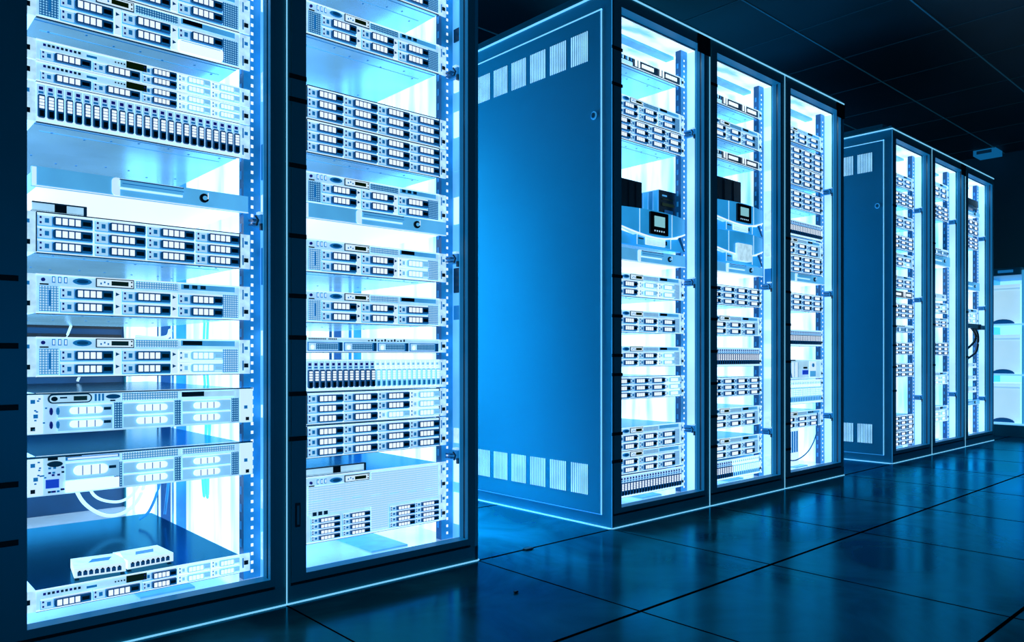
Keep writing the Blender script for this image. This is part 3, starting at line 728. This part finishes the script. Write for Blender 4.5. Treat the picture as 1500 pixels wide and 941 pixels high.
M_frame = cab_mesh_frame(); M_door = cab_mesh_door(); M_l = cab_mesh_liner(False); M_r = cab_mesh_liner(True)
M_back = cab_mesh_back(); M_roof = roof_in(); M_floor = floor_in(); M_cap = cap(); M_latch = latch_mesh()
M_rl = rail_mesh(0.030, 0.072, 0.0885, 0.115); M_rr = rail_mesh(0.532, 0.5745, 0.0885, 0.115)
M_p1 = post_mesh(0.62, 0.66, railm); M_p2 = post_mesh(0.76, 0.80, raild)
M_b1 = cab_mesh_rear(0.0015, 0.02); M_b2 = cab_mesh_rear(W-0.02, W-0.0015); M_doorA = cab_mesh_door(0.0655)
M_s0 = seam(True); M_s1 = seam(False)
CABLAB = {
 -1: 'nearest cabinet, leftmost of all, with two small switches inside',
  0: 'second cabinet from left, thin black handle slot low on its frame',
  2: 'first cabinet of middle bank, with bright blue louvred side panel',
  3: 'middle cabinet of middle bank, holding two stacked battery backups',
  4: 'last cabinet of middle bank, with ribbed box at the bottom',
  6: 'first cabinet of the far bank, with dark blue side panel',
  7: 'middle cabinet of the far bank, with round device inside',
  8: 'last cabinet of far bank, with looping black cables'}
for cab in UNITS:
    root = empty('server_cabinet', (X0+cab*W, D, 0)); tag(root, CABLAB[cab], 'server cabinet', 'server cabinets in the row')
    first = cab in (-1, 2, 6); last = cab in (0, 4, 8)
    for n, m in (('cabinet_frame', M_frame), ('side_liner', M_l), ('side_liner', M_r), ('back_panel', M_back), ('roof_liner', M_roof),
                 ('floor_pan', M_floor), ('top_cap', M_cap), ('mounting_rail', M_rl), ('mounting_rail', M_rr), ('rear_post', M_p1), ('rear_post', M_p2),
                 ('rear_frame_post', M_b1), ('rear_frame_post', M_b2), *[('edge_seam', q) for q in (M_s0 if first else M_s1)]):
        obj(n, m, root)
    door = obj('door_frame', M_doorA if cab == -1 else M_door, root)
    for z in TABS[cab]: obj('marker_tab', tabs_mesh(z, cab in (2,6)), door)
    for z in LATCH[cab]: o = obj('door_latch', M_latch, root, (0.012,0.012,z)); o.scale = (0.99,0.8,0.7)
    if cab in PLATE:
        b = MB(); b.box(W-0.088, W-0.002, -0.006, -0.0035, 1.80, 1.872, inkm); obj('name_plate', b.mesh('name_plate'), root)
    if cab == 0:
        b = MB(); b.box(0.022, 0.034, -0.0065, -0.003, 0.186, 0.244, inkm); b.box(0.025, 0.031, -0.0075, -0.006, 0.192, 0.238, navy); obj('handle_slot', b.mesh('handle_slot'), door)
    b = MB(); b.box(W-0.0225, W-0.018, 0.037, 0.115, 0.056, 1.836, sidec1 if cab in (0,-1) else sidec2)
    obj('side_cover', b.mesh('side_cover'), root)
    if cab in (-1, 0, 3):
        zz = 0.1
        while zz < 1.75:
            hh = random.uniform(0.03, 0.10); b = MB(); b.box(W-0.026, W-0.0225, 0.04, 0.084, zz, zz+hh, random.choice((facew, facew, midb, sidec1, earm) + ((navy,) if cab < 3 else ())))
            obj('side_bracket', b.mesh('side_bracket'), root); zz += hh+random.uniform(0.03, 0.16)
    if first: spawn(side_panel(-1), root)
    if last: spawn(side_panel(1), root)

# ---------------------------------------------------------------- loose things inside the cabinets
def cable(pts, r, m, label, group=None, name='cable'):
    P = smooth_path(pts, 8); o = P[0]
    b = MB(); b.tube([p-o for p in P], r, m)
    return tag(obj(name, b.mesh(name), None, o), label, 'cable', group)
XA = X0-W
def inA(x, y, z): return (XA+x, D+y, z)
# bracket on top of the twelve-bay array (cabinet 1) and on the tall server (cabinet 2)
for cx_, z_, w_, lab in ((XA+0.14, 0.8995, 0.10, 'small dark bracket lying on the twelve-bay array in the leftmost cabinet'), (X0+0.185, 0.2895, 0.18, 'long dark-edged bracket lying on the tall mesh-fronted server')):
    b = MB(); b.box(-w_/2, w_/2, 0, 0.02, 0, 0.004, navy); b.box(-w_/2, w_/2, 0, 0.004, 0, 0.02, face); b.box(w_/2-0.006, w_/2, -0.002, 0.02, 0, 0.02, navy)
    b.box(-w_/2, w_/2, -0.001, 0.006, 0.018, 0.021, navy); b.box(-0.01, 0.012, -0.002, 0, 0.002, 0.018, inkm)
    tag(obj('bracket', b.mesh('bracket'), None, (cx_, D+0.09, z_)), lab, 'bracket', 'brackets lying on equipment')
# two small switches on the lowest server of cabinet 1
def small_switch(x, y, rz, lab):
    r = empty('small_switch', (x, y, 0.121), rz); tag(r, lab, 'switch', 'small white switches on the lowest server')
    b = MB(); b.box(-0.05, 0.05, 0, 0.1, 0.002, 0.022, facew, {'+z': earm}); b.box(-0.048, -0.04, 0.005, 0.015, 0, 0.002, navy); b.box(0.04, 0.048, 0.005, 0.015, 0, 0.002, navy)
    b.box(-0.048, -0.04, 0.085, 0.095, 0, 0.002, navy); b.box(0.04, 0.048, 0.085, 0.095, 0, 0.002, navy)
    obj('housing', b.mesh('housing'), r)
    b = MB()
    for k in range(8): b.fq(-0.044+k*0.011, -0.036+k*0.011, 0.006, 0.015, -0.0015, ringm); b.fq(-0.042+k*0.011, -0.038+k*0.011, 0.014, 0.017, -0.002, inkm)
    obj('port_row', b.mesh('port_row'), r)
    b = MB(); b.quad([(-0.02,0.04,0.0224),(0.02,0.04,0.0224),(0.03,0.07,0.0224),(-0.01,0.07,0.0224)], midb); obj('top_mark', b.mesh('top_mark'), r)
small_switch(XA+0.222, D+0.112, math.radians(-8), 'left of two small white switches resting on the lowest thin server')
small_switch(XA+0.328, D+0.118, math.radians(3), 'right of two small white switches resting on the lowest thin server')
# cables behind and under the units of cabinet 1
cg = 'pale cables looping inside the leftmost cabinet'
cable([inA(.27,.60,.34), inA(.272,.60,.27), inA(.30,.60,.20), inA(.355,.60,.158), inA(.41,.60,.165), inA(.45,.60,.22), inA(.465,.60,.34)], .005, cablem, 'thick pale cable sagging lowest under the wide servers', cg)
cable([inA(.31,.62,.34), inA(.315,.62,.25), inA(.34,.62,.205), inA(.40,.62,.19), inA(.445,.62,.23), inA(.47,.62,.34)], .004, cablem, 'pale cable sagging just above the lowest cable loop', cg)
cable([inA(.45,.58,.36), inA(.43,.58,.28), inA(.415,.57,.17)], .003, cablem, 'pale cable hanging straight down beside the cable loops', cg)
cable([inA(.50,.62,.36), inA(.50,.61,.24), inA(.47,.60,.16), inA(.44,.6,.135)], .004, railm, 'blue cable curving down at the right of the cable loops', cg)
cable([inA(.53,.62,.36), inA(.525,.61,.25), inA(.51,.60,.14)], .004, railm, 'blue cable hanging straight at the right end of the loops', cg)
cable([inA(.30,.75,.69), inA(.285,.74,.63), inA(.32,.73,.57), inA(.31,.72,.53)], .0035, cablem, 'thin pale cable hanging left of centre behind the ninth server', cg)
cable([inA(.44,.74,.69), inA(.44,.72,.6), inA(.45,.72,.53)], .003, cablem, 'thin straight pale cable hanging behind the ninth server', cg)
cable([inA(.46,.70,.66), inA(.5,.66,.655), inA(.53,.64,.66), inA(.545,.66,.68)], .006, cablem, 'short pale plugged cable hanging between eighth and ninth servers', cg)
for k, y in enumerate((.40, .425)):
    cable([inA(.565,y,.78), inA(.562,y+.01,.6), inA(.565,y-.005,.42), inA(.555,y,.3), inA(.560,y,.21), inA(.566,y+.01,.3), inA(.566,y,.5)], .0035, cablec, 'bright cyan cable hanging in the leftmost cabinet, %s of the pair' % ('nearer' if k == 0 else 'farther'), 'bright cyan hanging cables')
# battery modules standing on the battery backups
def module(x, w, z, h, dep, lab, slats, m, fm, y=0.12):
    r = empty('battery_module', (x, D+y, z)); tag(r, lab, 'battery module', 'battery modules on the battery backups')
    b = MB(); b.box(0, w, 0, dep, 0, h, m, {'-y': fm}); obj('housing', b.mesh('housing'), r)
    b = MB()
    for k in range(slats): b.box(w*(k+0.12)/slats, w*(k+0.82)/slats, -0.004, 0, h*0.04, h*0.95, fm if slats > 1 else m)
    if slats > 1: obj('front_slats', b.mesh('front_slats'), r)
    return r
XC = X0+2*W
slat1 = mat('slat_dark', '0a3a5c', 0.45, 0.0, 0.25)
module(XC+0.105, 0.216, 1.1535, 0.122, 0.25, 'dark slatted battery module standing left on the first battery backup', 5, boxd, boxd)
r = module(XC+0.428, 0.112, 1.1535, 0.112, 0.13, 'dark-fronted battery module with banded side, right on battery backup', 1, faceb, boxd)
b = MB()
for k in range(5): b.box(-0.003, 0.0, 0.006+k*0.025, 0.022+k*0.025, 0.004, 0.108, midb if k % 2 else upsm)
obj('side_slats', b.mesh('side_slats'), r)
b = MB(); b.fq(0.02, 0.09, 0.075, 0.08, -0.003, lcdg); b.fq(0.02, 0.1, 0.05, 0.062, -0.003, mat('olive','2b3a12',.5,0,.3)); b.fq(0.035, 0.09, 0.01, 0.035, -0.003, ringm); b.fq(0.02,0.05,0.088,0.094,-0.003,faceb)
obj('front_label', b.mesh('front_label'), r)
module(X0+3*W+0.14, 0.292, 1.2655, 0.12, 0.25, 'dark slatted battery module standing on the upper of two stacked battery backups', 4, boxd, boxd)
# ribbed box and cable at the bottom of the third middle cabinet
XE = X0+4*W
r = empty('ribbed_box', (XE+0.285, D+0.13, 0.0565)); tag(r, 'blue ribbed box standing low in the third middle-bank cabinet', 'box')
b = MB(); b.box(-0.1, 0.1, 0, 0.2, 0.0, 0.185, facew); obj('housing', b.mesh('housing'), r)
b = MB()
for k in range(8): b.fq(-0.09+k*0.0225, -0.074+k*0.0225, 0.07, 0.175, -0.004, midb)
obj('ribs', b.mesh('ribs'), r)
cable([(XE+.12,D+.07,.12),(XE+.22,D+.06,.105),(XE+.36,D+.065,.14),(XE+.45,D+.07,.22),(XE+.47,D+.075,.32)], .003, boxm, 'thin cable curving across the bottom of the third middle-bank cabinet')
cable([(XE+.1,D+.07,.62),(XE+.16,D+.068,.58),(XE+.2,D+.07,.5)], .003, boxm, 'thin cable hanging over the white server with the blue screen')
# dark drum in the second far cabinet, dark cables in the last one
b = MB(); n = 20; pr = [(0.085,0),(0.09,0.01),(0.09,0.14),(0.08,0.152),(0.0001,0.152)]
for i in range(len(pr)-1):
    for k in range(n):
        a0, a1 = 2*PI*k/n, 2*PI*(k+1)/n; (r0,z0),(r1,z1) = pr[i], pr[i+1]
        b.quad([(r0*math.cos(a0),r0*math.sin(a0),z0),(r0*math.cos(a1),r0*math.sin(a1),z0),(r1*math.cos(a1),r1*math.sin(a1),z1),(r1*math.cos(a0),r1*math.sin(a0),z1)], boxm)
tag(obj('cylindrical_device', b.mesh('cylindrical_device'), None, (X0+7*W+0.29, D+0.2, 1.311)), 'dark blue round device standing in the second far-bank cabinet', 'device')
XH = X0+8*W
for k, (dx, lo, lab) in enumerate(((0.0,.60,'outer black cable looping widest in the last far-bank cabinet'),(-.05,.66,'inner black cable looping in the last far-bank cabinet'))):
    kk = k*0.018
    cable([(XH+.12,D+.06-kk,.80-kk),(XH+.30+dx,D+.05,.81),(XH+.44+dx,D+.055,.76),(XH+.42+dx,D+.055,lo+.05),(XH+.3+dx,D+.06,lo),(XH+.14,D+.065,lo-.03)], .008, cabled, lab, 'black looping cables')
b = MB(); b.box(-0.15, 0.13, 0, 0.05, 0, 0.03, inkm); b.box(0.09,0.17,-0.01,0.03,-0.008,0.022,navy)
tag(obj('cable_bracket', b.mesh('cable_bracket'), None, (XH+0.32, D+0.035, 0.80)), 'black bar holding the looping cables in the last far-bank cabinet', 'bracket')

# ---------------------------------------------------------------- glowing display cabinet beyond the far bank
glowm = mat('display_glow', 'a4defc', 0.5, 0.0, 0.72, noise=0.08, nscale=3)
glowb = mat('display_side', '42aeea', 0.5, 0.0, 0.55)
boxw  = mat('storage_white', 'b8e8fd', 0.5, 0.0, 0.8, noise=0.05, nscale=6)
r = empty('display_cabinet', (6.62, 1.2, 0)); tag(r, 'low glowing display cabinet with three shelves beyond the far bank', 'cabinet')
b = MB(); b.box(-0.01, 0.5, -0.3, 0.75, 0.0, 0.085, framem); obj('plinth', b.mesh('plinth'), r)
b = MB(); b.box(0.0, 0.5, 0.72, 0.74, 0.085, 1.25, glowb); b.box(0.48, 0.5, -0.3, 0.72, 0.085, 1.25, glowm); b.box(0.0, 0.5, 0.44, 0.45, 0.085, 1.25, glowb); b.box(0.002,0.01,-0.3,0.44,0.085,1.25,glowb)
obj('cabinet_body', b.mesh('cabinet_body'), r)
for z in (0.1, 0.47, 0.85):
    b = MB(); b.box(-0.008, 0.48, -0.3, 0.72, z-0.012, z, trimm); obj('shelf_board', b.mesh('shelf_board'), r)
b = MB(); b.box(-0.02, 0.5, 0.45, 0.75, 1.215, 1.27, framem); b.box(-0.024,-0.02,0.5,0.6,1.235,1.255,midb); obj('top_rail', b.mesh('top_rail'), r)
for k, (z, lab) in enumerate(((0.1,'white storage box on the lowest glowing shelf'),(0.47,'white storage box on the middle glowing shelf'),(0.85,'white storage box on the top glowing shelf'))):
    q = empty('storage_box', (6.66, 1.80, z)); tag(q, lab, 'box', 'white storage boxes in the display cabinet')
    b = MB(); b.box(0, 0.3, -0.13, 0.11, 0, 0.30, boxw); b.box(-0.003, 0, -0.13, 0.11, 0.26, 0.275, glowm); obj('housing', b.mesh('housing'), q)
    b = MB(); n = 10; pts = [(-0.012, 0.075*math.cos(PI*i/n)-0.02, 0.002+0.035*math.sin(PI*i/n)) for i in range(n+1)]
    b.quad(pts, ringm); 
    for i in range(n): b.quad([pts[i], pts[i+1], (0,)+pts[i+1][1:], (0,)+pts[i][1:]], ringm)
    obj('grip', b.mesh('grip'), q)

# ---------------------------------------------------------------- room
RX0, RX1, RY0, RY1, RH = -2.777, 8.15, -2.4766, 4.1, 2.5
flm = floor_material()
b = MB(); b.quad([(RX0,RY0,0),(RX1,RY0,0),(RX1,RY1,0),(RX0,RY1,0)], flm)
obj('floor', b.mesh('floor'), None, (0,0,0), 'structure')
b = MB()
k = -8
while X0+k*0.6 < RX1:
    x = X0+k*0.6; k += 1
    if x > RX0: b.box(x-0.002, x+0.002, RY0, RY1, -0.001, 0.0006, tileg)
for j in range(-4, 8):
    y = D-j*0.6
    if RY0 < y < RY1: b.box(RX0, RX1, y-0.004, y+0.004, -0.001, 0.0008, tileg)
obj('trim_1', b.mesh('floor_joints'), None, (0,0,0), 'structure')
cem = mat('ceiling_tile', '0b2a34', 0.6, 0.0, 0.0, noise=0.5, nscale=0.9)
cej = mat('ceiling_joint', '2c7890', 0.5, 0.0, 0.06)
cek = mat('ceiling_joint_faint', '1c5060', 0.5, 0.0, 0.05)
b = MB(); b.quad([(RX0,RY1,RH),(RX1,RY1,RH),(RX1,RY0,RH),(RX0,RY0,RH)], cem); obj('ceiling', b.mesh('ceiling'), None, (0,0,0), 'structure')
b = MB(); x = 4.2-0.6*11
while x < RX1:
    if x > RX0: b.box(x-0.003, x+0.003, RY0, RY1, RH-0.003, RH+0.001, cek)
    x += 0.6
y = 2.17-0.6*7
while y < RY1:
    if y > RY0: b.box(RX0, RX1, y-0.004, y+0.004, RH-0.004, RH+0.001, cej)
    y += 0.6
obj('trim_2', b.mesh('ceiling_joints'), None, (0,0,0), 'structure')
wallm = mat('wall_paint', '10505c', 0.6, 0.0, 0.0, noise=0.1, nscale=0.8)
for nm, q in (('wall_far', [(RX1,RY0,0),(RX1,RY0,RH),(RX1,RY1,RH),(RX1,RY1,0)]), ('wall_near', [(RX0,RY0,0),(RX0,RY1,0),(RX0,RY1,RH),(RX0,RY0,RH)]),
              ('wall_left', [(RX0,RY1,0),(RX1,RY1,0),(RX1,RY1,RH),(RX0,RY1,RH)]), ('wall_right', [(RX0,RY0,0),(RX0,RY0,RH),(RX1,RY0,RH),(RX1,RY0,0)])):
    b = MB(); b.quad(q, wallm); obj(nm, b.mesh(nm), None, (0,0,0), 'structure')
# small ceiling fixture beyond the far bank
r = empty('ceiling_fixture', (7.95, 2.25, 2.5)); tag(r, 'small pale square fixture on the ceiling beyond the far bank', 'ceiling fixture')
b = MB(); b.box(-0.1, 0.1, -0.09, 0.09, -0.05, 0, edgem); obj('housing', b.mesh('housing'), r)
b = MB(); b.box(-0.11, -0.1, -0.06, 0.06, -0.04, -0.012, navy); obj('vent', b.mesh('vent'), r)
# crumbs on the floor
for k, (x, y, lab) in enumerate(((1.30, D-0.30, 'small dark chip on the tile in front of the second cabinet'), (1.62, D-0.006, 'small dark clip lying on the tile joint between the banks'), (1.02, D-0.52, 'tiny dark crumb on the nearest floor tile'))):
    s = (0.006, 0.016, 0.003)[k]
    b = MB(); b.prism(rrect(-s, s, 0, 0.004, 0.0015, 0.001), -s*0.5, s*0.5, inkm)
    tag(obj('floor_debris', b.mesh('floor_debris'), None, (x, y, 0.001)), lab, 'debris', 'dark specks on the floor')

# ---------------------------------------------------------------- light
def area(name, loc, target, sx, sy, power, col, parent=None):
    l = bpy.data.lights.new(name, 'AREA'); l.shape = 'RECTANGLE'; l.size = sx; l.size_y = sy; l.energy = power; l.color = col
    o = bpy.data.objects.new(name, l); C.objects.link(o); o.location = loc
    d = Vector(target)-Vector(loc); o.rotation_euler = d.to_track_quat('-Z', 'Y').to_euler()
    return o
BLUE = (0.015, 0.46, 1.0); ICE = (0.35, 0.78, 1.0)
for cab in UNITS:
    x = X0+cab*W
    area('cabinet_fill', (x+0.30, D+0.06, 1.80), (x+0.30, D+0.13, 0.6), 0.4, 0.03, 0.45, ICE)  # fill light added inside each cabinet, no fixture built for it
# unseen lights placed behind the banks: the gaps between banks are lit from the back left
area('gap_light', (1.62, 3.6, 1.0), (2.02, 2.5, 0.7), 0.5, 1.5, 46, BLUE)
gl_ = area('gap_light', (1.72, 2.45, 1.85), (1.70, 2.2, 0.0), 0.3, 0.5, 9, BLUE); gl_.data.spread = math.radians(35)  # extra narrow light added out of view to brighten the gap floor
area('gap_light', (4.2, 3.6, 1.0), (4.42, 2.5, 0.8), 0.5, 1.5, 48, BLUE)
# unseen low fill light added behind the camera to lift the cabinet fronts
area('aisle_fill', (1.3, -2.2, 0.4), (2.2, 2.0, 0.2), 5.0, 0.6, 20, BLUE)
area('end_lamp', (7.4, 1.0, 2.2), (8.15, 1.4, 2.3), 0.5, 1.5, 1.5, BLUE)

w = bpy.data.worlds.new('room_air'); bpy.context.scene.world = w; w.use_nodes = True
w.node_tree.nodes['Background'].inputs[0].default_value = (0.01, 0.15, 0.4, 1); w.node_tree.nodes['Background'].inputs[1].default_value = 0.1

# ---------------------------------------------------------------- camera
cam = bpy.data.cameras.new('camera'); co = bpy.data.objects.new('camera', cam); C.objects.link(co)
cam.lens = 26.67; cam.sensor_width = 36; cam.sensor_fit = 'HORIZONTAL'; cam.shift_y = (523.1-470.5)/1500; cam.clip_start = 0.02
co.location = (0, 0, EYE); co.rotation_euler = (PI/2, 0, YAW-PI/2)
bpy.context.scene.camera = co
vs = bpy.context.scene.view_settings; vs.view_transform = 'Standard'; vs.look = 'None'; vs.exposure = 0; vs.gamma = 1
